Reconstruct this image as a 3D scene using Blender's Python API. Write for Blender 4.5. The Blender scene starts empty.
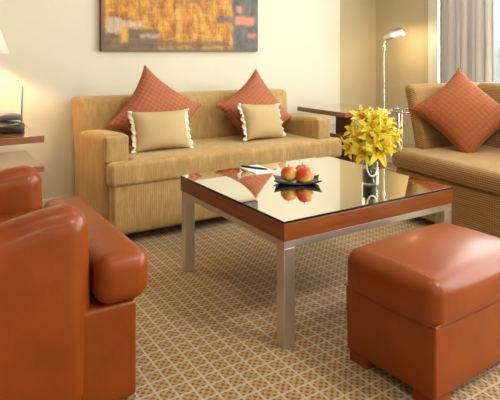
import bpy, bmesh, math, random
from mathutils import Vector, Matrix, noise
random.seed(7)
PI = math.pi
S = bpy.context.scene
C = S.collection

# ------------------------------------------------------------------ helpers
def new_bm(): return bmesh.new()

def link(name, bm, m, parent=None, smooth=None, slots=None):
    """one mesh object; smooth = angle in degrees (None = flat)"""
    me = bpy.data.meshes.new(name)
    bmesh.ops.recalc_face_normals(bm, faces=bm.faces)
    bm.to_mesh(me); bm.free()
    for mm in ([m] + (slots or [])): me.materials.append(mm)
    if smooth is not None:
        for p in me.polygons: p.use_smooth = True
        if smooth < 180: me.set_sharp_from_angle(angle=math.radians(smooth))
    o = bpy.data.objects.new(name, me); C.objects.link(o)
    if parent: o.parent = parent
    return o

def tag(o, label, cat, group=None):
    o['label'] = label; o['category'] = cat
    if group: o['group'] = group
    return o

def thing(name, label, cat, loc=(0, 0, 0), rotz=0.0, group=None):
    o = bpy.data.objects.new(name, None); C.objects.link(o)
    o.empty_display_size = .05
    o.location = loc; o.rotation_euler = (0, 0, rotz)
    return tag(o, label, cat, group)

def struct(name, bm, m, smooth=None):
    o = link(name, bm, m, None, smooth); o['kind'] = 'structure'; return o

def box(bm, x0, x1, y0, y1, z0, z1, bev=0.0, seg=2):
    g = bmesh.ops.create_cube(bm, size=1.0)
    vs = g['verts']
    for v in vs:
        v.co = Vector((x0 + (v.co.x + .5) * (x1 - x0), y0 + (v.co.y + .5) * (y1 - y0), z0 + (v.co.z + .5) * (z1 - z0)))
    if bev > 0:
        es = list({e for v in vs for e in v.link_edges})
        bmesh.ops.bevel(bm, geom=es, offset=bev, segments=seg, profile=.5, affect='EDGES', clamp_overlap=True)
    return bm

def roundbox(bm, x0, x1, y0, y1, z0, z1, r, n=8, puff=(0, 0, 0), fn=None, k=4):
    """rounded, optionally crowned box; fn(v) bends it afterwards"""
    a = ((x1 - x0) / 2, (y1 - y0) / 2, (z1 - z0) / 2)
    c = Vector(((x1 + x0) / 2, (y1 + y0) / 2, (z1 + z0) / 2))
    r = min(r, *[q * .999 for q in a])
    def coords(h):
        i = h - r
        hi = [i + r * math.tan(PI / 4 * t / k) for t in range(1, k + 1)]
        mid = [-i + 2 * i * t / n for t in range(n + 1)]
        return [-q for q in reversed(hi)] + mid + hi
    cs = [coords(q) for q in a]
    allv = []
    for ax in range(3):
        u, w = (ax + 1) % 3, (ax + 2) % 3
        for sg in (-1, 1):
            grid = []
            for p in cs[u]:
                row = []
                for q in cs[w]:
                    co = [0, 0, 0]; co[ax] = sg * a[ax]; co[u] = p; co[w] = q
                    P = Vector(co)
                    Q = Vector([max(-(a[i] - r), min(a[i] - r, P[i])) for i in range(3)])
                    d = P - Q
                    P = Q + d.normalized() * r
                    v = bm.verts.new(P); row.append(v); allv.append(v)
                grid.append(row)
            for i in range(len(grid) - 1):
                for j in range(len(grid[0]) - 1):
                    bm.faces.new((grid[i][j], grid[i + 1][j], grid[i + 1][j + 1], grid[i][j + 1]))
    res = bmesh.ops.remove_doubles(bm, verts=allv, dist=1e-5)
    vs = [v for v in allv if v.is_valid]
    for v in vs:
        P = v.co.copy(); q = [P[i] / a[i] for i in range(3)]
        for i in range(3):
            j, l = (i + 1) % 3, (i + 2) % 3
            v.co[i] += puff[i] * q[i] * max(0, 1 - q[j] ** 2) * max(0, 1 - q[l] ** 2)
        v.co += c
        if fn: fn(v)
    return bm

def lathe(bm, prof, seg=32, center=(0, 0), cap=True):
    rings = []
    for r, z in prof:
        rings.append([bm.verts.new((center[0] + r * math.cos(2 * PI * i / seg), center[1] + r * math.sin(2 * PI * i / seg), z)) for i in range(seg)])
    for a, b in zip(rings, rings[1:]):
        for i in range(seg):
            bm.faces.new((a[i], a[(i + 1) % seg], b[(i + 1) % seg], b[i]))
    if cap:
        for rg in (rings[0], rings[-1]):
            bm.faces.new(rg)
    return bm

def tube(bm, pts, rad, seg=10, cap=True):
    pts = [Vector(p) for p in pts]
    rings = []
    prev = None
    for i, p in enumerate(pts):
        t = (pts[min(i + 1, len(pts) - 1)] - pts[max(i - 1, 0)]).normalized()
        if prev is None:
            ref = Vector((0, 0, 1)) if abs(t.z) < .9 else Vector((1, 0, 0))
            n = t.cross(ref).normalized()
        else:
            n = (prev - t * prev.dot(t)).normalized()
        prev = n; b = t.cross(n)
        r = rad[i] if isinstance(rad, (list, tuple)) else rad
        rings.append([bm.verts.new(p + (n * math.cos(2 * PI * j / seg) + b * math.sin(2 * PI * j / seg)) * r) for j in range(seg)])
    for a, b in zip(rings, rings[1:]):
        for j in range(seg):
            bm.faces.new((a[j], a[(j + 1) % seg], b[(j + 1) % seg], b[j]))
    if cap:
        bm.faces.new(rings[0]); bm.faces.new(rings[-1])
    return bm

def bez(p0, p1, p2, n=10):
    p0, p1, p2 = Vector(p0), Vector(p1), Vector(p2)
    return [p0 * (1 - t) ** 2 + p1 * 2 * t * (1 - t) + p2 * t * t for t in [i / n for i in range(n + 1)]]

# ------------------------------------------------------------------ materials
class NT:
    def __init__(s, name):
        s.m = bpy.data.materials.new(name); s.m.use_nodes = True
        s.t = s.m.node_tree; s.t.nodes.clear()
        s.out = s.n('ShaderNodeOutputMaterial')
    def n(s, typ, **kw):
        nd = s.t.nodes.new(typ)
        for k, v in kw.items(): setattr(nd, k, v)
        return nd
    def l(s, a, b): s.t.links.new(a, b)
    def setin(s, sock, v):
        if isinstance(v, bpy.types.NodeSocket): s.l(v, sock)
        elif v is not None:
            if isinstance(v, (tuple, list)) and len(v) == 3 and sock.type == 'RGBA': v = (*v, 1)
            sock.default_value = v
    def coord(s, kind='Object', scale=(1, 1, 1), rot=(0, 0, 0), loc=(0, 0, 0)):
        c = s.n('ShaderNodeTexCoord'); mp = s.n('ShaderNodeMapping')
        s.l(c.outputs[kind], mp.inputs['Vector'])
        mp.inputs['Scale'].default_value = scale; mp.inputs['Rotation'].default_value = rot; mp.inputs['Location'].default_value = loc
        return mp.outputs[0]
    def noise(s, vec, scale, detail=4, rough=.55, dist=0):
        q = s.n('ShaderNodeTexNoise'); s.l(vec, q.inputs['Vector'])
        q.inputs['Scale'].default_value = scale; q.inputs['Detail'].default_value = detail
        q.inputs['Roughness'].default_value = rough; q.inputs['Distortion'].default_value = dist
        return q.outputs['Fac']
    def math(s, op, a, b=None, clamp=False):
        q = s.n('ShaderNodeMath', operation=op, use_clamp=clamp)
        s.setin(q.inputs[0], a)
        if b is not None: s.setin(q.inputs[1], b)
        return q.outputs[0]
    def ramp(s, fac, stops):
        q = s.n('ShaderNodeValToRGB'); s.l(fac, q.inputs[0])
        e = q.color_ramp.elements
        while len(e) < len(stops): e.new(.5)
        for el, (p, c) in zip(e, stops):
            el.position = p; el.color = (*c, 1) if len(c) == 3 else c
        return q.outputs[0]
    def mix(s, fac, a, b, blend='MIX'):
        q = s.n('ShaderNodeMix', data_type='RGBA', blend_type=blend)
        s.setin(q.inputs[0], fac); s.setin(q.inputs[6], a); s.setin(q.inputs[7], b)
        return q.outputs[2]
    def maprange(s, v, a, b, c=0.0, d=1.0):
        q = s.n('ShaderNodeMapRange'); s.l(v, q.inputs[0])
        for i, x in enumerate((a, b, c, d)): q.inputs[i + 1].default_value = x
        return q.outputs[0]
    def sep(s, vec):
        q = s.n('ShaderNodeSeparateXYZ'); s.l(vec, q.inputs[0]); return q.outputs
    def bump(s, h, strength=.3, dist=.01):
        q = s.n('ShaderNodeBump'); s.l(h, q.inputs['Height'])
        q.inputs['Strength'].default_value = strength; q.inputs['Distance'].default_value = dist
        return q.outputs[0]
    def bsdf(s, color, rough=.5, metal=0.0, normal=None, **kw):
        b = s.n('ShaderNodeBsdfPrincipled')
        s.setin(b.inputs['Base Color'], color); s.setin(b.inputs['Roughness'], rough); s.setin(b.inputs['Metallic'], metal)
        if normal is not None: s.l(normal, b.inputs['Normal'])
        for k, v in kw.items(): s.setin(b.inputs[k.replace('_', ' ')], v)
        s.l(b.outputs[0], s.out.inputs[0]); return b

def simple(name, col, rough=.5, metal=0.0, var=.12, nscale=30, bump=0.0, **kw):
    t = NT(name); v = t.coord()
    f = t.noise(v, nscale, 4)
    c = t.mix(f, tuple(x * (1 - var) for x in col), tuple(min(1, x * (1 + var)) for x in col))
    nrm = t.bump(f, bump, .003) if bump else None
    t.bsdf(c, rough, metal, nrm, **kw); return t.m

def m_wall(name, col):
    t = NT(name); v = t.coord()
    f = t.noise(v, 3, 3); g = t.noise(v, 220, 2)
    c = t.mix(f, tuple(x * .97 for x in col), col)
    t.bsdf(c, .85, 0, t.bump(g, .05, .002)); return t.m

def m_carpet():
    t = NT('carpet'); s = .053
    v = t.coord(scale=(1 / s, 1 / s, 1 / s))
    wob = t.noise(v, .9, 2)
    x, y, z = t.sep(v)
    def cell(c): return t.math('ABSOLUTE', t.math('SUBTRACT', t.math('FRACT', c), .5))  # 0 centre, .5 at the line
    ex, ey = cell(x), cell(y)
    e = t.math('MAXIMUM', ex, ey)
    line = t.maprange(e, .405, .455)
    # interior little checks
    dx = t.math('SINE', t.math('MULTIPLY', x, 2 * PI * 2)); dy = t.math('SINE', t.math('MULTIPLY', y, 2 * PI * 2))
    chk = t.maprange(t.math('ADD', t.math('MULTIPLY', dx, dy), t.math('MULTIPLY', t.math('SUBTRACT', t.noise(v, 5, 2), .5), 1.6)), -.15, .45)
    n = t.noise(v, 1.7, 3, .6)
    n2 = t.noise(v, 14, 3, .6)
    och = t.mix(n, (.40, .255, .088), (.50, .345, .14))
    rust = t.mix(n, (.11, .055, .016), (.27, .082, .022))
    inside = t.mix(t.math('MULTIPLY', chk, .95), och, rust)
    col = t.mix(t.math('MULTIPLY', line, .85), inside, (.56, .48, .35))
    col = t.mix(.45, col, t.mix(n2, (.45, .45, .45), (1.2, 1.2, 1.2)), 'MULTIPLY')
    h = t.math('ADD', t.math('MULTIPLY', line, -.5), n2)
    t.bsdf(col, .95, 0, t.bump(h, .5, .006), Sheen_Weight=.2); return t.m

def m_cord(name, dark, light, freq=240, axis='x'):
    """ribbed velvety upholstery, ribs running down the face"""
    t = NT(name); v = t.coord()
    x, y, z = t.sep(v)
    lat = t.math('ADD', x, t.math('MULTIPLY', y, .83))
    rib = t.math('SINE', t.math('MULTIPLY', lat, freq * 2))
    n = t.noise(t.coord(scale=(1, 1, .25)), 38, 5, .7); n2 = t.noise(v, 5, 2)
    f = t.math('ADD', t.math('MULTIPLY', n, .75), t.math('MULTIPLY', n2, .3))
    c = t.ramp(f, [(.3, dark), (.72, light)])
    c = t.mix(t.maprange(rib, -1, .2, .06, 0), c, (dark[0] * .6, dark[1] * .6, dark[2] * .6))
    t.bsdf(c, .9, 0, t.bump(t.math('ADD', t.math('MULTIPLY', rib, .22), t.math('MULTIPLY', n, 2.6)), .3, .003), Sheen_Weight=.35, Sheen_Roughness=.4, Sheen_Tint=(1, .85, .55)); return t.m

def m_weave(name, dark, light):
    """coarse ribbed tweed: horizontal ribs broken by short vertical ticks"""
    t = NT(name); v = t.coord()
    x, y, z = t.sep(v)
    lat = t.math('ADD', x, y)
    rows = t.math('ADD', z, t.math('MULTIPLY', x, .55))
    h = t.math('SINE', t.math('MULTIPLY', rows, 520))
    w = t.math('SINE', t.math('MULTIPLY', lat, 420))
    n = t.noise(t.coord(scale=(1, 1, 6)), 9, 4, .65)
    pat = t.maprange(t.math('ADD', t.math('MULTIPLY', h, .72), t.math('MULTIPLY', w, .28)), -.9, .9)
    f = t.math('ADD', t.math('MULTIPLY', pat, .55), t.math('MULTIPLY', n, .5))
    c = t.ramp(f, [(.25, dark), (.8, light)])
    t.bsdf(c, .92, 0, t.bump(pat, .25, .003), Sheen_Weight=.25, Sheen_Tint=(1, .85, .6)); return t.m

def m_leather(name, col):
    t = NT(name); v = t.coord()
    n = t.noise(v, 6, 5, .6); g = t.noise(v, 190, 3, .6)
    wr = t.noise(t.coord(scale=(1, 1, 1)), 14, 4, .5, 1.2)
    c = t.mix(n, tuple(x * .62 for x in col), tuple(min(1, x * 1.3) for x in col))
    h = t.math('ADD', t.math('MULTIPLY', g, .35), t.math('MULTIPLY', wr, 1.2))
    r = t.maprange(n, .3, .7, .32, .46)
    t.bsdf(c, r, 0, t.bump(h, .10, .006), Coat_Weight=.22, Coat_Roughness=.2, Specular_IOR_Level=.25); return t.m

def m_quilt(name, col, line, s=.027):
    """basket quilting; the pillow lies in its own local x / z"""
    t = NT(name); v = t.coord(scale=(1 / s, 1 / s, 1 / s))
    x, y, z = t.sep(v)
    def e(c): return t.math('ABSOLUTE', t.math('SUBTRACT', t.math('FRACT', c), .5))
    m = t.math('MAXIMUM', e(x), e(z))
    ln = t.maprange(m, .36, .49)
    n = t.noise(v, 1.3, 3); fine = t.noise(v, 9, 2)
    c = t.mix(n, tuple(q * .85 for q in col), tuple(min(1, q * 1.15) for q in col))
    c = t.mix(t.math('MULTIPLY', ln, .55), c, line)
    hh = t.math('ADD', t.math('MULTIPLY', ln, -1.0), t.math('MULTIPLY', fine, .25))
    t.bsdf(c, .8, 0, t.bump(hh, .6, .006), Sheen_Weight=.06); return t.m

def m_wood(name, dark, light, axis=(1, 12, 12), rough=.3, coat=.3):
    t = NT(name); v = t.coord(scale=axis)
    n = t.noise(v, 3.5, 5, .6, .6); g = t.noise(v, 30, 3)
    f = t.math('ADD', t.math('MULTIPLY', n, .8), t.math('MULTIPLY', g, .2))
    t.bsdf(t.ramp(f, [(.3, dark), (.7, light)]), rough, 0, None, Coat_Weight=coat, Coat_Roughness=.08); return t.m

def m_steel(name, axis):
    t = NT(name); v = t.coord(scale=axis)
    n = t.noise(v, 40, 4, .7)
    c = t.mix(n, (.62, .60, .56), (.84, .82, .78))
    t.bsdf(c, t.maprange(n,   .3, .7, .34, .5), 1.0); return t.m

M = {}
M['wall'] = m_wall('cream_wall_paint', (.765, .742, .625))
M['wall_shaded'] = m_wall('wall_shade_lamp_tint', (.60, .515, .335))  # darker, yellower: missing window light and lamp warmth put into the colour
M['wall_fill_cut'] = m_wall('dark_fill_cut_wall', (.26, .19, .13))  # dark tone invented for the unseen left wall, to cut bounced fill
M['ceil'] = m_wall('ceiling_paint', (.86, .84, .78))
M['trim'] = simple('white_trim_paint', (.80, .79, .70), .4, var=.03)
M['carpet'] = m_carpet()
M['cord'] = m_cord('golden_corduroy', (.34, .205, .068), (.59, .395, .165))
M['tweed'] = m_weave('brown_tweed', (.20, .100, .028), (.44, .265, .095))
M['leather'] = m_leather('chestnut_leather', (.25, .048, .0035))
M['quilt'] = m_quilt('coral_quilt', (.41, .115, .046), (.55, .245, .14))
M['quilt2'] = m_quilt('rust_quilt', (.33, .082, .013), (.19, .045, .009), .030)
M['linen'] = simple('oatmeal_linen', (.52, .39, .205), .9, var=.12, nscale=160, bump=.25)
M['fringe'] = simple('white_ruffle', (.84, .80, .70), .85, var=.05, nscale=60)
M['button'] = simple('black_trim_beads', (.02, .02, .02), .4)
M['mahog'] = m_wood('mahogany_veneer', (.17, .042, .008), (.29, .080, .016), (1.5, 1.5, 14))
M['redwood'] = m_wood('reddish_table_wood', (.20, .060, .028), (.34, .125, .060), (3, 3, 14), .12, 1.0)
M['darkwood'] = m_wood('dark_panel_wood', (.085, .026, .016), (.15, .046, .024), (12, 12, 1.2))
M['steel'] = m_steel('brushed_steel', (4, 4, 40))
M['chrome'] = simple('polished_chrome', (.78, .77, .74), .12, 1.0, var=.03)
M['black'] = simple('black_plastic', (.018, .019, .022), .35, var=.2)
M['dark'] = simple('dark_feet', (.03, .018, .012), .5)
M['grey'] = simple('grey_plastic', (.16, .17, .18), .4)
M['slate'] = simple('slate_dish_glaze', (.035, .036, .040), .16, var=.2)
M['paper'] = simple('white_paper', (.86, .86, .86), .8, var=.02)
M['lily'] = None
M['green'] = simple('leaf_green', (.16, .30, .035), .45, var=.3, nscale=40)
M['stamen'] = simple('orange_anther', (.45, .14, .02), .7)
M['stemg'] = simple('stem_green', (.13, .25, .05), .5)
M['vaseliner'] = simple('dark_leaf_wrap', (.020, .018, .014), .75, var=.3)
M['ribbon'] = simple('white_ribbon', (.85, .85, .83), .5, var=.03)

def m_glass(name, tint=(1, 1, 1), gloss=.14):
    t = NT(name)
    tr = t.n('ShaderNodeBsdfTransparent'); tr.inputs[0].default_value = (*tint, 1)
    gl = t.n('ShaderNodeBsdfGlossy'); gl.inputs['Roughness'].default_value = .03
    lw = t.n('ShaderNodeLayerWeight'); lw.inputs[0].default_value = .35
    f = t.math('MULTIPLY', t.math('ADD', lw.outputs['Facing'], .05), gloss * 4, True)
    mx = t.n('ShaderNodeMixShader'); t.l(f, mx.inputs[0]); t.l(tr.outputs[0], mx.inputs[1]); t.l(gl.outputs[0], mx.inputs[2])
    t.l(mx.outputs[0], t.out.inputs[0]); return t.m
M['glass'] = m_glass('clear_glass', (.96, .98, .97), .09)

t = NT('mirrored_table_glass'); v = t.coord()
t.bsdf(t.mix(t.noise(v, 2, 2), (.80, .775, .69), (.84, .82, .74)), .025, 1.0); M['mirror'] = t.m
M['glassedge'] = simple('dark_glass_edge', (.012, .016, .014), .12)

t = NT('lily_petal'); v = t.coord()
gr = t.n('ShaderNodeAttribute', attribute_name='along'); gf = gr.outputs['Fac']
c = t.ramp(gf, [(0, (.70, .48, .03)), (.2, (.92, .64, .02)), (.5, (.95, .82, .045)), (1, (.96, .91, .20))])
b = t.bsdf(c, .5, 0, None, Subsurface_Weight=0.0)
tl = t.n('ShaderNodeBsdfTranslucent'); t.l(c, tl.inputs[0])
mx = t.n('ShaderNodeMixShader'); mx.inputs[0].default_value = .42
t.l(b.outputs[0], mx.inputs[1]); t.l(tl.outputs[0], mx.inputs[2]); t.l(mx.outputs[0], t.out.inputs[0]); M['lily'] = t.m

t = NT('apple_skin'); v = t.coord()
x, y, z = t.sep(v)
n = t.noise(v, 22, 4, .6); st = t.noise(t.coord(scale=(60, 60, 8)), 1.6, 3)
f = t.math('ADD', t.math('ADD', t.math('MULTIPLY', z, 11), t.math('MULTIPLY', x, 9)), t.math('ADD', t.math('MULTIPLY', n, .55), t.math('MULTIPLY', st, .35)))
t.bsdf(t.ramp(f, [(.25, (.62, .36, .06)), (.5, (.66, .22, .035)), (.75, (.58, .045, .018)), (1, (.45, .015, .012))]), .28, 0, None, Coat_Weight=.3)
M['apple'] = t.m

t = NT('curtain_cloth'); v = t.coord()
n = t.noise(t.coord(scale=(1, 30, .5)), 6, 3)
c = t.mix(n, (.60, .575, .555), (.70, .68, .66))
d = t.n('ShaderNodeBsdfDiffuse'); t.l(c, d.inputs[0]); tl = t.n('ShaderNodeBsdfTranslucent'); t.l(c, tl.inputs[0])
mx = t.n('ShaderNodeMixShader'); mx.inputs[0].default_value = .3
t.l(d.outputs[0], mx.inputs[1]); t.l(tl.outputs[0], mx.inputs[2]); t.l(mx.outputs[0], t.out.inputs[0]); M['curtain'] = t.m

t = NT('lampshade_fabric'); v = t.coord()
c = t.mix(t.noise(v, 120, 2), (.82, .80, .74), (.9, .88, .82))
d = t.n('ShaderNodeBsdfDiffuse'); t.l(c, d.inputs[0]); tl = t.n('ShaderNodeBsdfTranslucent'); t.l(c, tl.inputs[0])
mx = t.n('ShaderNodeMixShader'); mx.inputs[0].default_value = .14
t.l(d.outputs[0], mx.inputs[1]); t.l(tl.outputs[0], mx.inputs[2]); t.l(mx.outputs[0], t.out.inputs[0]); M['shade'] = t.m

def emit(name, col, s):
    t = NT(name); e = t.n('ShaderNodeEmission'); e.inputs[0].default_value = (*col, 1); e.inputs[1].default_value = s
    t.l(e.outputs[0], t.out.inputs[0]); return t.m
M['bulb'] = emit('warm_bulb', (1, .72, .4), 12)
M['diff'] = emit('ceiling_fill_glow', (1, .9, .75), 6)  # glowing disc of the added ceiling fill lights

# painting: loose blocks of colour
PW, PH = 1.275, .95
t = NT('abstract_canvas'); v = t.coord()
x, y, z = t.sep(v)                         # x 0..PW, z 0..PH
wob = t.math('MULTIPLY', t.math('SUBTRACT', t.noise(v, 16, 3, .6), .5), .05)
wx, wz = t.math('ADD', x, wob), t.math('ADD', z, wob)
n1 = t.noise(t.coord(scale=(9, 1, 4)), 1.6, 5, .65); n2 = t.noise(t.coord(scale=(6, 1, 26)), 1.2, 4, .6); n3 = t.noise(t.coord(scale=(30, 1, 6)), 1.0, 4, .65)
gold = t.ramp(n1, [(.30, (.20, .10, .035)), (.42, (.48, .19, .026)), (.53, (.72, .36, .045)), (.70, (.78, .50, .14))])
bk = t.n('ShaderNodeTexBrick'); wv = t.n('ShaderNodeCombineXYZ'); t.l(wx, wv.inputs[0]); t.l(wz, wv.inputs[1]); t.l(wv.outputs[0], bk.inputs['Vector']); bk.inputs['Scale'].default_value = 5.5; bk.inputs['Mortar Size'].default_value = .035; bk.inputs['Mortar Smooth'].default_value = 1.0
for i_, c_ in enumerate(((.95, .80, .55, 1), (.55, .42, .40, 1), (.30, .25, .25, 1))): bk.inputs[i_ + 1].default_value = c_
gold = t.mix(.42, gold, bk.outputs[0], 'MULTIPLY')
gold = t.mix(t.maprange(n3, .48, .66, 0, .55), gold, (.24, .095, .04))
gold = t.mix(t.maprange(n2, .56, .68, 0, .6), gold, (.70, .44, .12))
def rect(x0, x1, z0, z1, soft=.012):
    a = t.maprange(wx, x0 - soft, x0 + soft); b_ = t.maprange(wx, x1 - soft, x1 + soft, 1, 0)
    c_ = t.maprange(wz, z0 - soft, z0 + soft); d_ = t.maprange(wz, z1 - soft, z1 + soft, 1, 0)
    return t.math('MULTIPLY', t.math('MULTIPLY', a, b_), t.math('MULTIPLY', c_, d_))
blue = t.ramp(n1, [(.3, (.05, .062, .075)), (.5, (.10, .125, .13)), (.7, (.22, .17, .19))])
olive = t.ramp(n2, [(.3, (.085, .075, .055)), (.7, (.21, .16, .10))])
white = t.ramp(n3, [(.3, (.40, .30, .20)), (.6, (.62, .53, .42))])
col = gold
for (R, cc, a) in [((-.1, .42, -.1, .155), olive, .9), ((.42, 1.0, .035, .075), olive, .75), ((-.1, 1.4, -.1, .02), olive, .8),
                   ((.035, .145, .125, .23), white, .9), ((.145, .29, .165, .212), white, .9), ((.135, .185, .06, .165), (.72, .42, .07), .9),
                   ((.28, .42, .095, .12), white, .7), ((-.1, .025, -.1, 1.2), (.13, .10, .07), .8),
                   ((.90, 1.04, .22, .27), blue, .8), ((1.04, 1.4, -.1, 1.2), blue, .93), ((1.06, 1.24, .21, .275), (.68, .27, .14), .9), ((1.07, 1.12, .30, .36), (.70, .30, .22), .8), ((1.17, 1.25, .10, .14), (.68, .26, .18), .7),
                   ((.68, .76, .36, .6), olive, .6), ((.42, .5, .42, .8), blue, .5), ((.60, .66, .2, .28), (.62, .20, .05), .6)]:
    col = t.mix(t.math('MULTIPLY', rect(*R), a), col, cc)
t.bsdf(col, .6, 0, t.bump(n2, .3, .004)); M['canvas'] = t.m
M['canvas_edge'] = simple('dark_canvas_edge', (.10, .07, .045), .6)

# ------------------------------------------------------------------ camera
H, F, YH, TH = 1.036, 536.46, 53.52, .566
cam = bpy.data.cameras.new('camera'); co = bpy.data.objects.new('camera', cam); C.objects.link(co)
cam.sensor_fit = 'HORIZONTAL'; cam.sensor_width = 36; cam.lens = F / 500 * 36
cam.shift_y = -(200 - YH) / 500
cam.clip_start = .05
co.location = (0, 0, H); co.rotation_euler = (PI / 2, 0, -TH)
S.camera = co

# ------------------------------------------------------------------ room
XL, XR, YB, YF, ZC = -1.7, 3.857, -1.9, 3.65, 2.6
XN, YN = 3.28, 3.77
bm = new_bm(); box(bm, XL - .12, XR + .14, YB - .12, YN + .12, -.12, 0); struct('floor', bm, M['carpet'])
bm = new_bm(); box(bm, XL - .12, XR + .14, YB - .12, YN + .12, ZC, ZC + .12); struct('ceiling', bm, M['ceil'])
bm = new_bm(); box(bm, XL - .12, XN, YF, YN + .12, 0, ZC); struct('wall_back', bm, M['wall'])
bm = new_bm(); box(bm, XN, XR, YN, YN + .12, 0, ZC); struct('wall_alcove', bm, M['wall_shaded'])
WY0, WY1, WZ0, WZ1 = -1.2, 3.02, .12, 2.40
bm = new_bm()
box(bm, XR, XR + .14, WY1, YN + .12, 0, ZC); box(bm, XR, XR + .14, YB - .12, WY0, 0, ZC)
box(bm, XR, XR + .14, WY0, WY1, 0, WZ0); box(bm, XR, XR + .14, WY0, WY1, WZ1, ZC)
struct('wall_right', bm, M['wall_shaded'])
bm = new_bm(); box(bm, XL - .12, XL, YB, YF, 0, ZC); struct('wall_left', bm, M['wall_fill_cut'])
bm = new_bm(); box(bm, XL - .12, XR + .14, YB - .12, YB, 0, ZC); struct('wall_front', bm, M['wall'])
bm = new_bm(); box(bm, XL, XN, YF - .014, YF, 0, .09, .003); struct('baseboard_back', bm, M['trim'])
bm = new_bm(); box(bm, XN, XR, YN - .014, YN, 0, .09, .003); struct('baseboard_alcove', bm, M['trim'])
bm = new_bm(); box(bm, XR - .014, XR, WY1 + .11, YN - .014, 0, .09, .003); struct('baseboard_right', bm, M['trim'])
# window frame and panes
bm = new_bm()
box(bm, XR - .03, XR + .05, WY1, WY1 + .105, 0, WZ1 + .1, .006)
box(bm, XR - .03, XR + .05, WY0 - .1, WY0, 0, WZ1 + .1, .006)
box(bm, XR - .03, XR + .05, WY0, WY1, WZ1, WZ1 + .1, .006); box(bm, XR - .03, XR + .10, WY0, WY1, WZ0 - .04, WZ0, .006)
struct('trim_1', bm, M['trim'])
bm = new_bm()
for yy in (WY0, WY0 + 1.05, WY0 + 2.10, WY0 + 3.15, WY1 - .05): box(bm, XR + .06, XR + .11, yy, yy + .05, WZ0, WZ1, .004)
box(bm, XR + .06, XR + .11, WY0, WY1, WZ0, WZ0 + .05, .004); box(bm, XR + .06, XR + .11, WY0, WY1, WZ1 - .05, WZ1, .004)
struct('window_1', bm, M['trim'])
bm = new_bm(); box(bm, XR + .082, XR + .088, WY0 + .02, WY1 - .02, WZ0 + .02, WZ1 - .02); struct('window_2', bm, M['glass'])

# curtain hung from the ceiling
def curtain(y0, y1, label, amp=.035, waves=9, seed=1):
    o = thing('curtain', label, 'curtain', (XR - .10, (y0 + y1) / 2, 0))
    bm = new_bm(); ny, nz = waves * 14, 14
    rnd = random.Random(seed); ph = [rnd.uniform(-.6, .6) for _ in range(waves + 2)]
    L = y1 - y0; g = []
    for j in range(nz + 1):
        zz = .015 + (ZC - .06 - .015) * j / nz; row = []
        for i in range(ny + 1):
            u = i / ny; w = u * waves
            a = amp * (1 + .35 * math.sin(3.1 * w + seed)) * (1.05 - .25 * j / nz)
            xx = a * math.sin(2 * PI * w + .5 * math.sin(2.3 * w) + .2 * math.sin(zz * 2 + ph[int(w)]))
            row.append(bm.verts.new((xx, -L / 2 + L * u + .012 * math.sin(4 * PI * w), zz)))
        g.append(row)
    for j in range(nz):
        for i in range(ny): bm.faces.new((g[j][i], g[j][i + 1], g[j + 1][i + 1], g[j + 1][i]))
    c = link('drape', bm, M['curtain'], o, 180)
    sm = c.modifiers.new('thick', 'SOLIDIFY'); sm.thickness = .003
    bm = new_bm(); box(bm, -.02, .02, -L / 2 - .03, L / 2 + .03, ZC - .065, ZC - .0005, .004); link('track', bm, M['trim'], o)
    return o
curtain(2.46, 2.925, 'grey floor-length curtain gathered at the window behind the brown sofa', waves=7, seed=3)

# ------------------------------------------------------------------ coffee table
TX0, TX1, TY0, TY1 = 1.102, 2.019, 1.513, 2.358
ct = thing('coffee_table', 'square low coffee table with mirrored top, mahogany apron and steel legs', 'table', ((TX0 + TX1) / 2, (TY0 + TY1) / 2, 0))
hx, hy = (TX1 - TX0) / 2, (TY1 - TY0) / 2
bm = new_bm(); box(bm, -hx, hx, -hy, hy, .441, .450, .0012, 1)
for f in bm.faces: f.material_index = 0 if (f.calc_center_median().z > .4495 and abs(f.normal.z) > .9) else 1
link('glass_top', bm, M['mirror'], ct, None, [M['glassedge']])
bm = new_bm(); box(bm, -hx, hx, -hy, hy, .378, .441, .002); link('apron', bm, M['mahog'], ct)
lw, ri = .047, .004
bm = new_bm()
for (a0, a1, b0, b1) in ((-hx + ri, hx - ri, -hy + ri, -hy + ri + lw), (-hx + ri, hx - ri, hy - ri - lw, hy - ri), (-hx + ri, -hx + ri + lw, -hy + ri + lw, hy - ri - lw), (hx - ri - lw, hx - ri, -hy + ri + lw, hy - ri - lw)):
    box(bm, a0, a1, b0, b1, .352, .378, .0015)
link('steel_rail', bm, M['steel'], ct)
for sx in (-1, 1):
    for sy in (-1, 1):
        bm = new_bm(); cx, cy = sx * (hx - ri - lw / 2), sy * (hy - ri - lw / 2)
        box(bm, cx - lw / 2, cx + lw / 2, cy - lw / 2, cy + lw / 2, 0, .352, .002); link('leg', bm, m_steel('brushed_steel_leg', (40, 40, 3)) if 'steelleg' not in M else M['steelleg'], ct)
TT = .4502

# ------------------------------------------------------------------ long corduroy sofa
sf = thing('sofa', 'long golden corduroy sofa with rounded arms against the wall under the painting', 'sofa', (1.70, 3.2, 0))
X = lambda x: x - 1.70
Y = lambda y: y - 3.2
bm = new_bm(); roundbox(bm, X(.915), X(2.49), Y(2.803), Y(3.45), .055, .335, .02); link('base', bm, M['cord'], sf, 40)
def backfn(v):
    zz = v.co.z
    v.co.y += .06 * max(0, (zz - .3) / .45)
    v.co.x *= 1 + .016 * max(0, (zz - .45) / .3)
bm = new_bm(); roundbox(bm, X(.895), X(2.47), Y(3.30), Y(3.52), .06, .755, .032, 10, (0, .012, .003), backfn); link('backrest', bm, M['cord'], sf, 50)
def cush_t(bm):
    # T-shaped seat cushion: outline extruded and softly bevelled
    o = [(X(.893), Y(2.785)), (X(2.535), Y(2.785)), (X(2.535), Y(2.862)), (X(2.372), Y(2.862)), (X(2.372), Y(3.30)), (X(1.035), Y(3.30)), (X(1.035), Y(2.862)), (X(.893), Y(2.862))]
    return o
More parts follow.
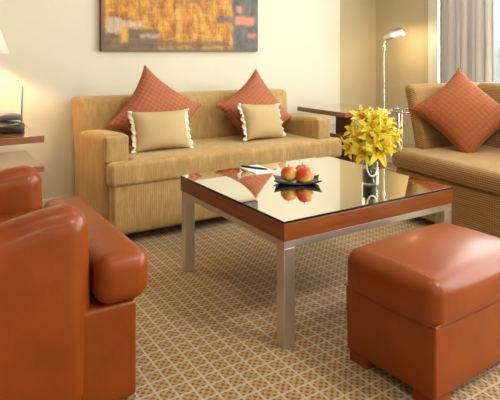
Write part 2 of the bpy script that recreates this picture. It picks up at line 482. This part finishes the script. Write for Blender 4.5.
def tcushion(outline, z0, z1, r, seg=5):
    bm = new_bm()
    lo = [bm.verts.new((x, y, z0)) for x, y in outline]
    f = bm.faces.new(lo)
    ex = bmesh.ops.extrude_face_region(bm, geom=[f])
    for v in [g for g in ex['geom'] if isinstance(g, bmesh.types.BMVert)]: v.co.z = z1
    bmesh.ops.recalc_face_normals(bm, faces=bm.faces)
    bmesh.ops.bevel(bm, geom=list(bm.edges), offset=r, segments=seg, profile=.5, affect='EDGES', clamp_overlap=True)
    return bm
bm = tcushion(cush_t(None), .318, .452, .030); link('seat_cushion', bm, M['cord'], sf, 60)
def armfn_l(v): v.co.z += -.035 * max(0, (v.co.y - Y(2.9)) / .5) if v.co.z > .45 else 0
for xa, xb in ((.885, 1.03), (2.36, 2.485)):
    bm = new_bm(); roundbox(bm, X(xa), X(xb), Y(2.87), Y(3.37), .06, .592, .034, 6, (.006, .008, .006), armfn_l); ar = link('armrest', bm, M['cord'], sf, 60)
    bm = new_bm(); roundbox(bm, X(xa) + .006, X(xb) - .006, Y(2.856), Y(2.90), .44, .584, .012, 5, (0, .004, 0)); link('front_panel', bm, M['cord'], ar, 60)
for xx in (.99, 2.42):
    for yy in (2.86, 3.40):
        bm = new_bm(); box(bm, X(xx) - .03, X(xx) + .03, Y(yy) - .03, Y(yy) + .03, 0, .06, .003); link('leg', bm, M['dark'], sf)

# ------------------------------------------------------------------ pillows
def pillow_mesh(w, h, T, n=22, pinch=.10, ear=.35):
    bm = new_bm(); a, b = w / 2, h / 2; grids = []
    for sg in (1, -1):
        g = []
        for j in range(n + 1):
            row = []
            for i in range(n + 1):
                u = math.sin(PI / 2 * (-1 + 2 * i / n)); q = math.sin(PI / 2 * (-1 + 2 * j / n))
                x = a * u * (1 - pinch * (1 - q * q) * u * u); z = b * q * (1 - pinch * (1 - u * u) * q * q)
                th = T / 2 * (max(0, (1 - u * u)) * max(0, (1 - q * q))) ** .42
                th *= 1 + .10 * noise.noise(Vector((u * 1.7, q * 1.7, sg * 3 + w)))
                row.append(bm.verts.new((x, -sg * th, z)))
            g.append(row)
        for j in range(n):
            for i in range(n): bm.faces.new((g[j][i], g[j][i + 1], g[j + 1][i + 1], g[j + 1][i]))
    bmesh.ops.remove_doubles(bm, verts=list(bm.verts), dist=1e-5)
    return bm

def pillow_root(name, label, center, face_z, lean, spin):
    """face_z: heading of the face normal about z (0 = faces -y); lean back; spin in its plane"""
    o = thing(name, label, 'pillow')
    o.matrix_world = Matrix.Translation(center) @ Matrix.Rotation(face_z, 4, 'Z') @ Matrix.Rotation(-lean, 4, 'X') @ Matrix.Rotation(spin, 4, 'Y')
    return o

def seam(w, h, pinch, m, parent, r=.005):
    pts = []; a, b = w / 2, h / 2; N = 24
    for s_ in range(4):
        for i in range(N):
            t_ = math.sin(PI / 2 * (-1 + 2 * i / N))
            u, q = [(t_, -1), (1, t_), (-t_, 1), (-1, -t_)][s_]
            pts.append((a * u * (1 - pinch * (1 - q * q) * u * u), 0, b * q * (1 - pinch * (1 - u * u) * q * q)))
    pts.append(pts[0]); bm = new_bm(); tube(bm, pts, r, 6, False); link('piping', bm, m, parent, 180)

def quilt_pillow(label, center, fz, lean, spin, w, T, m):
    o = pillow_root('throw_pillow', label, center, fz, lean, spin)
    link('cover', pillow_mesh(w, w, T, pinch=.15), m, o, 180)
    seam(w, w, .15, m, o)
    return o
quilt_pillow('coral quilted pillow on its corner at the left end of the corduroy sofa', (1.335, 3.205, .648), 0, math.radians(17), math.radians(45 - 8), .46, .18, M['quilt'])
quilt_pillow('coral quilted pillow on its corner at the right end of the corduroy sofa', (2.085, 3.205, .622), 0, math.radians(17), math.radians(45 + 11), .45, .18, M['quilt'])

def ruffle_pillow(label, center, fz, lean, spin, w, h, T):
    o = pillow_root('ruffled_pillow', label, center, fz, lean, spin)
    link('cover', pillow_mesh(w, h, T, pinch=.08), M['linen'], o, 180)
    for s_ in (-1, 1):
        bm = new_bm(); nz, nx = 60, 4; g = []
        for j in range(nz + 1):
            q = -1 + 2 * j / nz; row = []
            edge = w / 2 * (1 - .08 * (1 - q * q))
            for i in range(nx + 1):
                d = i / nx
                row.append(bm.verts.new((s_ * (edge - .008 + .032 * d), .009 * d * math.sin(j * .62) + .006 * d * math.sin(j * .4), h / 2 * q * (1 + .06 * d) + .006 * d * math.sin(j * .6))))
            g.append(row)
        for j in range(nz):
            for i in range(nx): bm.faces.new((g[j][i], g[j][i + 1], g[j + 1][i + 1], g[j + 1][i]))
        rf = link('ruffle', bm, M['fringe'], o, 180)
        sm = rf.modifiers.new('thick', 'SOLIDIFY'); sm.thickness = .003
        for q in ((-.80, .35) if s_ < 0 else (-.55,)):
            bm = new_bm(); bmesh.ops.create_icosphere(bm, subdivisions=2, radius=.006, matrix=Matrix.Translation((s_ * (w / 2 + .012), -.010, h / 2 * q)))
            link('bead', bm, M['button'], rf, 180)
    return o
ruffle_pillow('oatmeal pillow with white ruffled sides leaning on the left coral pillow', (1.295, 3.045, .570), 0, math.radians(22), math.radians(1), .355, .245, .14)
ruffle_pillow('oatmeal pillow with white ruffled sides tilted against the right coral pillow', (2.040, 3.055, .572), math.radians(8), math.radians(22), math.radians(4), .33, .25, .14)

# ------------------------------------------------------------------ leather armchair
ac = thing('armchair', 'chestnut leather club armchair with rounded arms, at the left of the coffee table', 'armchair', (.15, 1.91, 0))
X = lambda x: x - .15
Y = lambda y: y - 1.91
bm = new_bm(); roundbox(bm, X(-.22), X(.575), Y(1.535), Y(2.285), .015, .30, .012, 6); link('base', bm, M['leather'], ac, 40)
o_ = [(X(-.10), Y(1.655)), (X(.452), Y(1.655)), (X(.452), Y(1.515)), (X(.618), Y(1.515)), (X(.618), Y(2.305)), (X(.452), Y(2.305)), (X(.452), Y(2.165)), (X(-.10), Y(2.165))]
bm = tcushion(o_, .298, .450, .050, 7)
link('seat_cushion', bm, M['leather'], ac, 60)
def chair_arm(v):
    if v.co.z > .42:
        xx = v.co.x - X(.34)
        v.co.z += -.075 * (max(0, -xx) / .3) ** 1.1
for ya, yb in ((1.52, 1.655), (2.165, 2.30)):
    bm = new_bm(); roundbox(bm, X(-.20), X(.438), Y(ya), Y(yb), .02, .598, .064, 8, (.008, .006, .006), chair_arm, 5); link('armrest', bm, M['leather'], ac, 70)
def chair_back(v): v.co.x -= .10 * max(0, (v.co.z - .3) / .5)
bm = new_bm(); roundbox(bm, X(-.24), X(-.06), Y(1.66), Y(2.16), .03, .80, .06, 8, (.02, 0, .01), chair_back); link('backrest', bm, M['leather'], ac, 70)
for xx in (-.16, .50):
    for yy in (1.60, 2.22):
        bm = new_bm(); box(bm, X(xx) - .025, X(xx) + .025, Y(yy) - .025, Y(yy) + .025, 0, .02, .002); link('leg', bm, M['dark'], ac)

# ------------------------------------------------------------------ leather ottoman
ot = thing('ottoman', 'square chestnut leather ottoman in front of the coffee table', 'ottoman', (1.526, 1.200, 0), math.radians(3))
ox, oy = .270, .178
def ot_taper(v):
    k = 1 - .02 * (1 - v.co.z / .25); v.co.x *= k; v.co.y *= k
bm = new_bm(); roundbox(bm, -ox, ox, -oy, oy, .036, .252, .010, 5, (0, 0, 0), ot_taper); link('base', bm, M['leather'], ot, 40)
def ot_top(v):
    pass
bm = new_bm(); roundbox(bm, -ox - .006, ox + .006, -oy - .006, oy + .006, .222, .378, .045, 10, (.008, .008, .022), None, 5); link('cushion', bm, M['leather'], ot, 70)
pts = []
for i in range(4 * 16 + 1):
    s_ = i // 16 % 4; f_ = (i % 16) / 16; a, b_ = ox + .001, oy + .001
    c4 = [(-a, -b_), (a, -b_), (a, b_), (-a, b_)]
    p, q = c4[s_], c4[(s_ + 1) % 4]; pts.append((p[0] + (q[0] - p[0]) * f_, p[1] + (q[1] - p[1]) * f_, .253))
bm = new_bm(); tube(bm, pts, .0024, 6, False); link('piping', bm, M['leather'], ot, 180)
for sx in (-1, 1):
    for sy in (-1, 1):
        bm = new_bm(); cx, cy = sx * (ox * .975 - .045), sy * (oy * .975 - .045)
        x0, x1 = sorted((cx - sx * .04, cx + sx * .04)); y0, y1 = sorted((cy - sy * .04, cy + sy * .04))
        box(bm, x0, x1, y0, y1, 0, .045, .004); link('foot', bm, M['leather'], ot)

# ------------------------------------------------------------------ tweed sofa on the right
rs = thing('sofa', 'brown tweed sofa with flared sides in front of the window', 'sofa', (2.53, 1.95, 0), math.radians(-6.4))
# local: x 0 = seat front, y along the front (far end +.45)
LY1, LY0 = .465, -1.15
bm = new_bm(); roundbox(bm, .03, .78, LY0 + .03, LY1 - .02, .05, .312, .02, 8); link('base', bm, M['tweed'], rs, 40)
bm = new_bm(); roundbox(bm, 0, .70, LY0 + .09, LY1 - .105, .316, .432, .045, 8, (.012, 0, .014)); 
bm.free()
o_ = [(0, LY0), (  .19, LY0), (  .19, LY0 + .10), (.66, LY0 + .10), (.66, LY1 - .10), (  .19, LY1 - .10), (  .19, LY1), (0, LY1)]
bm = tcushion(o_, .316, .436, .045, 6); link('seat_cushion', bm, M['tweed'], rs, 60)
def flare(sgn):
    def fn(v):
        k = max(0, (v.co.z - .40) / .43)
        v.co.y += sgn * .06 * k ** 1.4
        v.co.x -= .05 * k * max(0, 1 - (v.co.x - .20) / .4)
    return fn
for (ya, yb, sg) in ((LY1 - .09, LY1 - .005, 1), (LY0 + .005, LY0 + .09, -1)):
    bm = new_bm(); roundbox(bm, .20, .80, ya, yb, .06, .835, .038, 8, (0, .004, 0), flare(sg)); link('armrest', bm, M['tweed'], rs, 60)
def rback(v): v.co.x += .10 * max(0, (v.co.z - .40) / .43)
bm = new_bm(); roundbox(bm, .62, .76, LY0 + .03, LY1 - .03, .10, .838, .045, 10, (.02, 0, .004), rback); link('backrest', bm, M['tweed'], rs, 60)
for xx in (.08, .72):
    for yy in (LY0 + .08, LY1 - .08):
        bm = new_bm(); box(bm, xx - .03, xx + .03, yy - .03, yy + .03, 0, .055, .003); link('leg', bm, M['dark'], rs)
quilt_pillow('rust quilted pillow balanced on its corner on the brown tweed sofa', (2.975, 2.15, .658), math.radians(-38), math.radians(34), math.radians(45 + 4), .475, .17, M['quilt2'])

# ------------------------------------------------------------------ end tables
def end_table(label, x0, x1, y0, y1, ztop, zlow, panel_x, lowx):
    o = thing('end_table', label, 'side table', ((x0 + x1) / 2, (y0 + y1) / 2, 0))
    cx, cy = (x0 + x1) / 2, (y0 + y1) / 2
    bm = new_bm(); box(bm, x0 - cx, x1 - cx, y0 - cy, y1 - cy, ztop - .036, ztop, .003); link('top', bm, M['redwood'], o)
    bm = new_bm(); box(bm, lowx[0] - cx, lowx[1] - cx, y0 - cy, y1 - cy, zlow - .03, zlow, .003); link('shelf', bm, M['redwood'], o)
    for a, b_ in ((0.0, ztop - .036),):
        bm = new_bm(); box(bm, panel_x[0] - cx, panel_x[1] - cx, y0 + .07 - cy, y0 + .27 - cy, zlow, ztop - .036, .002); link('upright', bm, M['darkwood'], o)
        bm = new_bm(); box(bm, panel_x[0] - cx, panel_x[1] - cx, y0 + .07 - cy, y0 + .27 - cy, .04, zlow - .03, .002); link('upright', bm, M['darkwood'], o)
    bm = new_bm(); box(bm, panel_x[0] - .1 - cx, panel_x[1] + .1 - cx, y0 + .03 - cy, y1 - .03 - cy, 0, .04, .003); link('plinth', bm, M['darkwood'], o)
    return o
end_table('reddish wood two-tier end table in the corner right of the corduroy sofa', 2.68, 3.18, 2.93, 3.50, .603, .432, (2.83, 3.12), (2.70, 3.16))
end_table('reddish wood two-tier end table holding the lamp and telephone, left of the corduroy sofa', -.05, .60, 2.96, 3.50, .605, .445, (.02, .20), (-.05, .60))

# ------------------------------------------------------------------ painting
pt = thing('painting', 'large abstract painting of gold and blue-grey blocks on the wall above the sofa', 'painting', (1.098, YF - .001, 1.052))
bm = new_bm(); box(bm, 0, PW, -.035, 0, 0, PH, .002, 1)
for f in bm.faces: f.material_index = 0 if f.normal.y < -.9 and abs(f.calc_center_median().y + .035) < .004 else 1
bmesh.ops.recalc_face_normals(bm, faces=bm.faces)
for f in bm.faces: f.material_index = 0 if f.normal.y < -.9 else 1
link('canvas', bm, M['canvas'], pt, None, [M['canvas_edge']])

# ------------------------------------------------------------------ things on the coffee table
# square dish with upturned corners
dish = thing('dish', 'dark square dish with upturned corners under the apples', 'plate', (1.478, 1.930, TT), math.radians(-33))
bm = new_bm(); n = 20; g = []
top = []; bot = []
for j in range(n + 1):
    rt, rb = [], []
    for i in range(n + 1):
        u, q = -1 + 2 * i / n, -1 + 2 * j / n
        r = max(abs(u), abs(q))
        k = abs(u * q) ** 1.5
        zz = .007 + .006 * max(0, (r - .6) / .4) ** 2 + .014 * k
        xx, yy = .106 * u * (1 - .08 * (1 - q * q) * abs(u) ** 2), .055 * q * (1 - .08 * (1 - u * u) * abs(q) ** 2)
        rt.append(bm.verts.new((xx, yy, zz)))
        rb.append(bm.verts.new((xx * .985, yy * .985, max(0, zz - .0065))))
    top.append(rt); bot.append(rb)
for j in range(n):
    for i in range(n):
        bm.faces.new((top[j][i], top[j][i + 1], top[j + 1][i + 1], top[j + 1][i])); bm.faces.new((bot[j][i], bot[j + 1][i], bot[j + 1][i + 1], bot[j][i + 1]))
for i in range(n):
    bm.faces.new((top[0][i], bot[0][i], bot[0][i + 1], top[0][i + 1])); bm.faces.new((top[n][i], top[n][i + 1], bot[n][i + 1], bot[n][i]))
    bm.faces.new((top[i][0], top[i + 1][0], bot[i + 1][0], bot[i][0])); bm.faces.new((top[i][n], bot[i][n], bot[i + 1][n], top[i + 1][n]))
link('bowl', bm, M['slate'], dish, 60)

def apple(label, loc, R, rz, tilt=(0, 0)):
    o = thing('apple', label, 'apple', (loc[0], loc[1], loc[2] + R * .93), rz, 'apples in the dark dish')
    o.rotation_euler = (tilt[0], tilt[1], rz)
    bm = new_bm(); prof = []
    N = 22
    for i in range(N + 1):
        a = PI * i / N
        rr = R * (math.sin(a) * (1.0 + .06 * math.cos(a)))
        zz = -R * math.cos(a) * .93
        # dimples
        zz += -.30 * R * math.exp(-(rr / (R * .30)) ** 2) * (1 if a > PI / 2 else -.6)
        prof.append((max(rr, .0004), zz))
    lathe(bm, prof, 28)
    link('flesh', bm, M['apple'], o, 180)
    bm = new_bm(); tube(bm, [(0, 0, R * .60), (.002, 0, R * .85), (.005, .001, R * 1.06)], [.0015, .0012, .0018], 6); link('stem', bm, M['dark'], o, 180)
zA = TT + .0075
apple('left apple in the dark dish, greenish yellow with a red top', (1.448, 1.950, zA), .0385, 2.2, (.1, 0))
apple('front right apple in the dark dish, mostly red with a pale right side', (1.494, 1.893, zA), .0395, 2.9)
apple('apple half hidden behind the other two in the dark dish', (1.532, 1.956, zA), .038, 1.2, (0, .15))

pp = thing('notepad', 'small white notepad on the coffee table nearest the corduroy sofa', 'notepad', (1.482, 2.266, TT), math.radians(-3))
bm = new_bm(); box(bm, -.056, .056, -.086, .086, 0, .004, .0005, 1); link('sheet', bm, M['paper'], pp)
pn = thing('pen', 'slim dark pen lying across the white notepad', 'pen', (1.472, 2.275, TT + .0043 + .005), math.radians(-62))
bm = new_bm(); tube(bm, [(-.078, 0, 0), (-.072, 0, 0), (.05, 0, 0), (.066, 0, 0), (.078, 0, 0)], [.003, .005, .005, .004, .001], 10); link('barrel', bm, M['black'], pn, 60)
bm = new_bm(); tube(bm, [(-.07, 0, .006), (-.03, 0, .0065)], .0012, 6); link('clip', bm, M['chrome'], pn, 60)

# vase of lilies
VX, VY = 1.752, 1.748
vs = thing('vase', 'clear cylinder vase with a dark lining and white ribbon on the coffee table', 'vase', (VX, VY, TT))
bm = new_bm(); lathe(bm, [(.036, 0), (.038, .002), (.038, .125), (.0352, .125), (.0352, .008), (.001, .008)], 32, cap=True); link('glass_wall', bm, M['glass'], vs, 50)
bm = new_bm(); lathe(bm, [(.0335, .009), (.0335, .060), (.031, .060), (.031, .012), (.001, .012)], 32); link('lining', bm, M['vaseliner'], vs, 50)
R_ = Vector((.844, -.536, 0)); F_ = Vector((.536, .844, 0)); Zv = Vector((0, 0, 1))
bm = new_bm(); pr = []
for i in range(25):
    a = PI * i / 24; lat = -.024 * math.cos(a); dep = -math.sqrt(max(0, .0415 ** 2 - lat ** 2))
    zz = .105 - .062 * math.sin(a) ** .8
    pr.append(R_ * lat + F_ * dep + Zv * zz)
tube(bm, pr, .0035, 8); link('ribbon', bm, M['ribbon'], vs, 180)

def petal(bm, base, axis, out, L, W, layer, curl=1.0):
    """petal from base, rising along axis and folding outwards along out"""
    side = axis.cross(out).normalized(); NL, NW = 10, 4; g = []; vals = []
    for j in range(NL + 1):
        s_ = j / NL
        ang = (0.35 + 1.25 * curl * s_ ** 1.2)
        # integrate curve
        if j == 0: P = base.copy()
        else: P = P + (axis * math.cos(ang) + out * math.sin(ang)) * (L / NL)
        wd = W * (math.sin(PI * min(1, .10 + .90 * s_)) ** .75) * (1 - .25 * s_) if s_ < 1 else W * .02
        nrm = (out * math.cos(ang) - axis * math.sin(ang))
        row = []
        for i in range(NW + 1):
            q = -1 + 2 * i / NW
            row.append((bm.verts.new(P + side * wd * q * .5 - nrm * wd * .22 * (q * q) * (1 if curl > 0 else -1) + nrm * .002 * math.sin(s_ * 14 + i)), s_))
        g.append(row)
    lay = layer
    for row in g:
        for v, s_ in row: v[lay] = s_
    for j in range(NL):
        for i in range(NW): bm.faces.new((g[j][i][0], g[j][i + 1][0], g[j + 1][i + 1][0], g[j + 1][i][0]))

def lily(label, r, f, z, d, L=.078, W=.034, openn=1.0, leaves=1, seed=0):
    """head centre at r (right), f (away), z above floor, facing d in the same frame"""
    rnd = random.Random(seed)
    o = thing('lily', label, 'flower', (VX, VY, TT), 0, None)
    P = R_ * (r + .008) + F_ * f + Zv * (z - TT)
    A = (R_ * d[0] + F_ * d[1] + Zv * d[2]).normalized()
    ref = Zv if abs(A.z) < .9 else R_
    e1 = A.cross(ref).normalized(); e2 = A.cross(e1)
    B = P - A * .03
    a0 = rnd.uniform(0, 1)
    for k in range(6):
        a = a0 + k * PI / 3 + rnd.uniform(-.1, .1)
        out = e1 * math.cos(a) + e2 * math.sin(a)
        bm = new_bm(); lay = bm.verts.layers.float.new('along')
        petal(bm, B + out * .003, A, out, L * rnd.uniform(.98, 1.2), W * .98 * (1 if k % 2 else .8), lay, openn * rnd.uniform(.85, 1.1))
        pe = link('petal', bm, M['lily'], o, 180)
        sm = pe.modifiers.new('thick', 'SOLIDIFY'); sm.thickness = .0012
    for k in range(5):
        a = k * 2 * PI / 5 + .4; out = e1 * math.cos(a) + e2 * math.sin(a)
        bm = new_bm(); tip = B + A * .055 + out * .016
        tube(bm, [B, B + A * .03 + out * .004, tip], .0009, 5); s_ = link('stamen', bm, M['lily'], o, 180)
        bm = new_bm(); tube(bm, [tip - e1 * .005, tip, tip + e1 * .005], [.001, .0022, .001], 6); link('anther', bm, M['stamen'], s_, 180)
    ax = rnd.uniform(0, 2 * PI)
    foot = Vector((.018 * math.cos(ax), .018 * math.sin(ax), .016))
    neck = Vector((.022 * math.cos(ax + 2.6), .022 * math.sin(ax + 2.6), .128)) * .9
    neck = Vector((P.x * .16, P.y * .16, .125))
    p1 = bez(neck, neck + Vector((P.x * .15, P.y * .15, max(.03, (B.z - .125) * .7))), B, 10)
    bm = new_bm(); tube(bm, [foot, foot.lerp(neck, .5)] + p1, .0026, 7); st = link('stem', bm, M['stemg'], o, 180)
    for q in range(leaves):
        t_ = p1[4 + 2 * q]; a = rnd.uniform(0, 2 * PI); out = Vector((math.cos(a), math.sin(a), 0))
        bm = new_bm(); lay = bm.verts.layers.float.new('along')
        petal(bm, t_, (Zv * .9 + out * .3).normalized(), out, .075, .017, lay, .8); lf = link('leaf', bm, M['green'], o, 180)
        sm = lf.modifiers.new('thick', 'SOLIDIFY'); sm.thickness = .001
    return o
LL = [
 ('big yellow lily at the front of the bouquet, opening toward the viewer', .009, -.085, .618, (.05, -1, .05), .086, .040, 1.05),
 ('yellow lily left of the front bloom, over the edge of the sofa cushion', -.066, -.045, .655, (-.55, -.8, .25), .078, .034, 1.0),
 ('drooping yellow lily at the far left edge of the bouquet', -.108, -.01, .612, (-.9, -.45, -.2), .066, .030, .9),
 ('topmost yellow lily at the upper left of the bouquet', -.045, .005, .752, (-.3, -.5, .8), .072, .032, .85),
 ('yellow lily at the upper right of the bouquet beside the lamp pole', .062, .02, .738, (.45, -.45, .75), .070, .030, .85),
 ('yellow lily at the right edge of the bouquet, facing the tweed sofa', .106, -.01, .668, (.9, -.4, .0), .074, .032, .9),
 ('yellow lily in the middle right of the bouquet above the front bloom', .038, -.06, .692, (.3, -.85, .45), .074, .032, .95),
 ('yellow lily in the upper middle of the bouquet, beside green leaves', -.018, -.05, .712, (-.1, -.8, .6), .070, .030, .8),
 ('low yellow lily at the lower left of the bouquet above the vase rim', -.055, -.065, .605, (-.55, -.75, -.15), .072, .036, 1.0),
 ('low yellow lily at the lower right of the bouquet, nearest the vase rim', .062, -.05, .640, (.6, -.75, .1), .066, .036, 1.0),
 ('yellow lily between the topmost bloom and the upper right bloom', .010, .0, .745, (.05, -.55, .8), .068, .034, .8),
 ('small yellow lily on the left side of the bouquet halfway up', -.085, .02, .690, (-.8, -.3, .5), .066, .032, .9),
 ('yellow lily in the heart of the bouquet just above the front bloom', -.015, -.075, .668, (-.15, -.9, .3), .076, .038, 1.0),
 ('small yellow lily on the right side of the bouquet below the upper right bloom', .085, .015, .705, (.75, -.3, .55), .064, .030, .9),
 ('yellow lily at the back of the bouquet facing the corduroy sofa', -.01, .07, .690, (-.1, .9, .4), .074, .032, 1.0),
]
for i, (lb, r, f, z, d, L, W, op) in enumerate(LL): lily(lb, r, f, z, d, L, W, op, 3 if i in (3, 7, 6, 4) else 1, seed=20 + i)

# ------------------------------------------------------------------ left table: lamp and telephone
EZ = .6052
lp = thing('table_lamp', 'table lamp with white flared shade on the end table left of the sofa', 'lamp', (.31, 3.36, EZ))
bm = new_bm(); lathe(bm, [(.07, 0), (.072, .012), (.03, .020)] + [(.022 + .014 * math.sin((z_ - .05) / .20 * PI) ** 2 * (1 if .05 < z_ < .25 else 0) + .006 * math.cos(z_ / .30 * PI) - .006 * max(0, (z_ - .2) / .1), z_) for z_ in [.02 + .28 * i / 24 for i in range(25)]], 40); link('base', bm, M['darkwood'], lp, 50)
bm = new_bm(); lathe(bm, [(.008, .30), (.008, .50)], 12); link('stem', bm, M['chrome'], lp, 60)
bm = new_bm(); lathe(bm, [(.178, .430), (.095, .66)], 48, cap=False)
sh = link('shade', bm, M['shade'], lp, 180); sm = sh.modifiers.new('thick', 'SOLIDIFY'); sm.thickness = .003
bm = new_bm()
for k in range(3):
    a = k * 2 * PI / 3; tube(bm, [(0, 0, .50), (.098 * math.cos(a), .098 * math.sin(a), .648)], .002, 6)
link('shade_holder', bm, M['chrome'], lp, 180)
bm = new_bm(); bmesh.ops.create_uvsphere(bm, u_segments=16, v_segments=10, radius=.028, matrix=Matrix.Translation((0, 0, .52))); link('bulb', bm, M['bulb'], lp, 180)

ph = thing('telephone', 'black cordless telephone with upright aerial on the left end table', 'telephone', (.465, 3.19, EZ), math.radians(-12))
def phfn(v):
    v.co.z *= 1 - .30 * max(0, min(1, (.05 - v.co.y) / .12)) - .30 * max(0, v.co.x / .075)
bm = new_bm(); roundbox(bm, -.085, .075, -.065, .075, 0, .058, .016, 5, (0, 0, .004), phfn); link('base', bm, M['black'], ph, 60)
def hsfn(v):
    k = v.co.x / .09
    v.co.z += .012 * (.6 - k * k * 1.5)
bm = new_bm(); roundbox(bm, -.095, .06, .012, .058, .058, .090, .014, 8, (0, 0, .004), hsfn); link('handset', bm, M['grey'], ph, 60)
bm = new_bm(); box(bm, -.02, .045, -.045, -.004, .041, .046, .002); link('keypad', bm, M['grey'], ph)
bm = new_bm(); tube(bm, [(.058, .04, .05), (.060, .04, .12), (.064, .04, .245)], [.005, .0042, .0036], 8); link('aerial', bm, M['grey'], ph, 180)

# ------------------------------------------------------------------ floor lamp and glass table in the corner
LX, LYy = 3.50, 3.33
fl = thing('floor_lamp', 'slim chrome reading floor lamp in the corner behind the tweed sofa', 'lamp', (LX, LYy, 0))
bm = new_bm(); lathe(bm, [(.125, 0), (.127, .008), (.12, .018), (.02, .024), (.014, .03)], 40); link('base', bm, M['chrome'], fl, 40)
bm = new_bm(); lathe(bm, [(.0085, .03), (.0085, .72), (.007, .72), (.007, 1.10)], 16); link('pole', bm, M['chrome'], fl, 40)
bm = new_bm(); lathe(bm, [(.014, 1.06), (.015, 1.065), (.015, 1.10), (.012, 1.106)], 16); link('collar', bm, M['chrome'], fl, 40)
hd = Vector((.86, -.50, .30)).normalized()
bm = new_bm(); P0 = Vector((0, 0, 1.10)); tube(bm, bez(P0, P0 + Vector((0, 0, .045)), P0 + Vector((.02, -.012, .052)), 6), .008, 10); link('joint', bm, M['chrome'], fl, 180)
# half-round metal hood, open below
bm = new_bm(); A = P0 + Vector((.005, -.003, .045)); sd = hd.cross(Zv).normalized(); up = sd.cross(hd).normalized(); g = []
for j in range(13):
    s_ = j / 12; w = .050 * (1 - max(0, .5 * (.3 - s_) / .3) - max(0, .55 * (s_ - .85) / .15))
    g.append([bm.verts.new(A + hd * (.20 * s_) + sd * w * math.cos(PI * i / 12) + up * (w * 1.45 * math.sin(PI * i / 12))) for i in range(13)])
for j in range(12):
    for i in range(12): bm.faces.new((g[j][i], g[j][i + 1], g[j + 1][i + 1], g[j + 1][i]))
bm.faces.new(g[0]); bm.faces.new(g[-1])
hood = link('hood', bm, M['steel'], fl, 50); sm = hood.modifiers.new('thick', 'SOLIDIFY'); sm.thickness = .0015
bm = new_bm(); tube(bm, [A + hd * .06 + up * .008, A + hd * .16 + up * .008], .009, 10); link('bulb', bm, M['bulb'], fl, 180)
LAMP_AT = A + hd * .11 + Vector((LX, LYy, 0)) - up * .012

gt = thing('accent_table', 'small chrome table with round glass top behind the tweed sofa', 'side table', (3.36, 2.92, 0))
bm = new_bm(); lathe(bm, [(.168, .588), (.170, .590), (.170, .598), (.168, .600)], 40); link('glass_top', bm, M['glass'], gt, 40)
bm = new_bm(); tube(bm, [(.166 * math.cos(2 * PI * i / 40), .166 * math.sin(2 * PI * i / 40), .581) for i in range(41)], .007, 8, False); link('rim', bm, M['chrome'], gt, 180)
bm = new_bm(); tube(bm, [(.16 * math.cos(2 * PI * i / 40), .16 * math.sin(2 * PI * i / 40), .02) for i in range(41)], .008, 8, False); link('foot_ring', bm, M['chrome'], gt, 180)
for k in range(3):
    a = math.radians(187 + 120 * k); bm = new_bm(); tube(bm, [(.155 * math.cos(a), .155 * math.sin(a), .012), (.155 * math.cos(a), .155 * math.sin(a), .58)], .011, 12); link('leg', bm, M['chrome'], gt, 60)
bm = new_bm(); lathe(bm, [(.13, .29), (.13, .298)], 40); link('shelf', bm, M['glass'], gt, 40)

# ------------------------------------------------------------------ light
def light(name, typ, loc, energy, col=(1, 1, 1), rot=None, **kw):
    l = bpy.data.lights.new(name, typ); l.energy = energy; l.color = col
    for k, v in kw.items(): setattr(l, k, v)
    o = bpy.data.objects.new(name, l); C.objects.link(o); o.location = loc
    if rot: o.rotation_euler = rot
    return o
# daylight through the right-hand window (and the sky outside)
light('window_daylight', 'AREA', (XR + .35, .9, 1.5), 270, (1.0, .98, .94), (0, PI / 2, 0), shape='RECTANGLE', size=2.6, size_y=4.4)
w = bpy.data.worlds.new('world'); S.world = w; w.use_nodes = True
nt = w.node_tree; bg = nt.nodes['Background']
sky = nt.nodes.new('ShaderNodeTexSky'); sky.sky_type = 'HOSEK_WILKIE'; sky.turbidity = 4; sky.sun_direction = (.2, -.6, .77)
hs = nt.nodes.new('ShaderNodeHueSaturation'); hs.inputs['Saturation'].default_value = .35
nt.links.new(sky.outputs[0], hs.inputs['Color']); nt.links.new(hs.outputs[0], bg.inputs[0]); bg.inputs[1].default_value = 3.5
# fill lights added at the unseen ceiling, shaped like round fixtures
for (lx, ly, en) in ((.3, -.9, 7), (2.2, -.4, 40), (.6, 1.3, 3), (2.4, 2.3, 5)):
    o = thing('ceiling_fill', 'round fill light added at the unseen ceiling', 'light', (lx, ly, ZC), 0, 'added ceiling fill lights')
    bm = new_bm(); lathe(bm, [(.10, -.001), (.10, -.012), (.08, -.014), (.08, -.001)], 32, cap=False); link('ring', bm, M['trim'], o, 40)
    bm = new_bm(); lathe(bm, [(.078, -.004), (.001, -.005)], 32); link('diffuser', bm, M['diff'], o)
    light('ceiling_fill_area', 'AREA', (lx, ly, ZC - .02), en, (1, .945, .83), (0, 0, 0), shape='DISK', size=.5)
# the two lamps
light('table_lamp_light', 'POINT', (.31, 3.36, EZ + .535), 44, (1, .62, .29), shadow_soft_size=.035)
light('floor_lamp_light', 'POINT', tuple(LAMP_AT), 2.6, (1, .70, .38), shadow_soft_size=.02)

S.view_settings.view_transform = 'Standard'; S.view_settings.look = 'None'
S.view_settings.exposure = 0.38; S.view_settings.gamma = 1.0; S.view_settings.use_curve_mapping = False
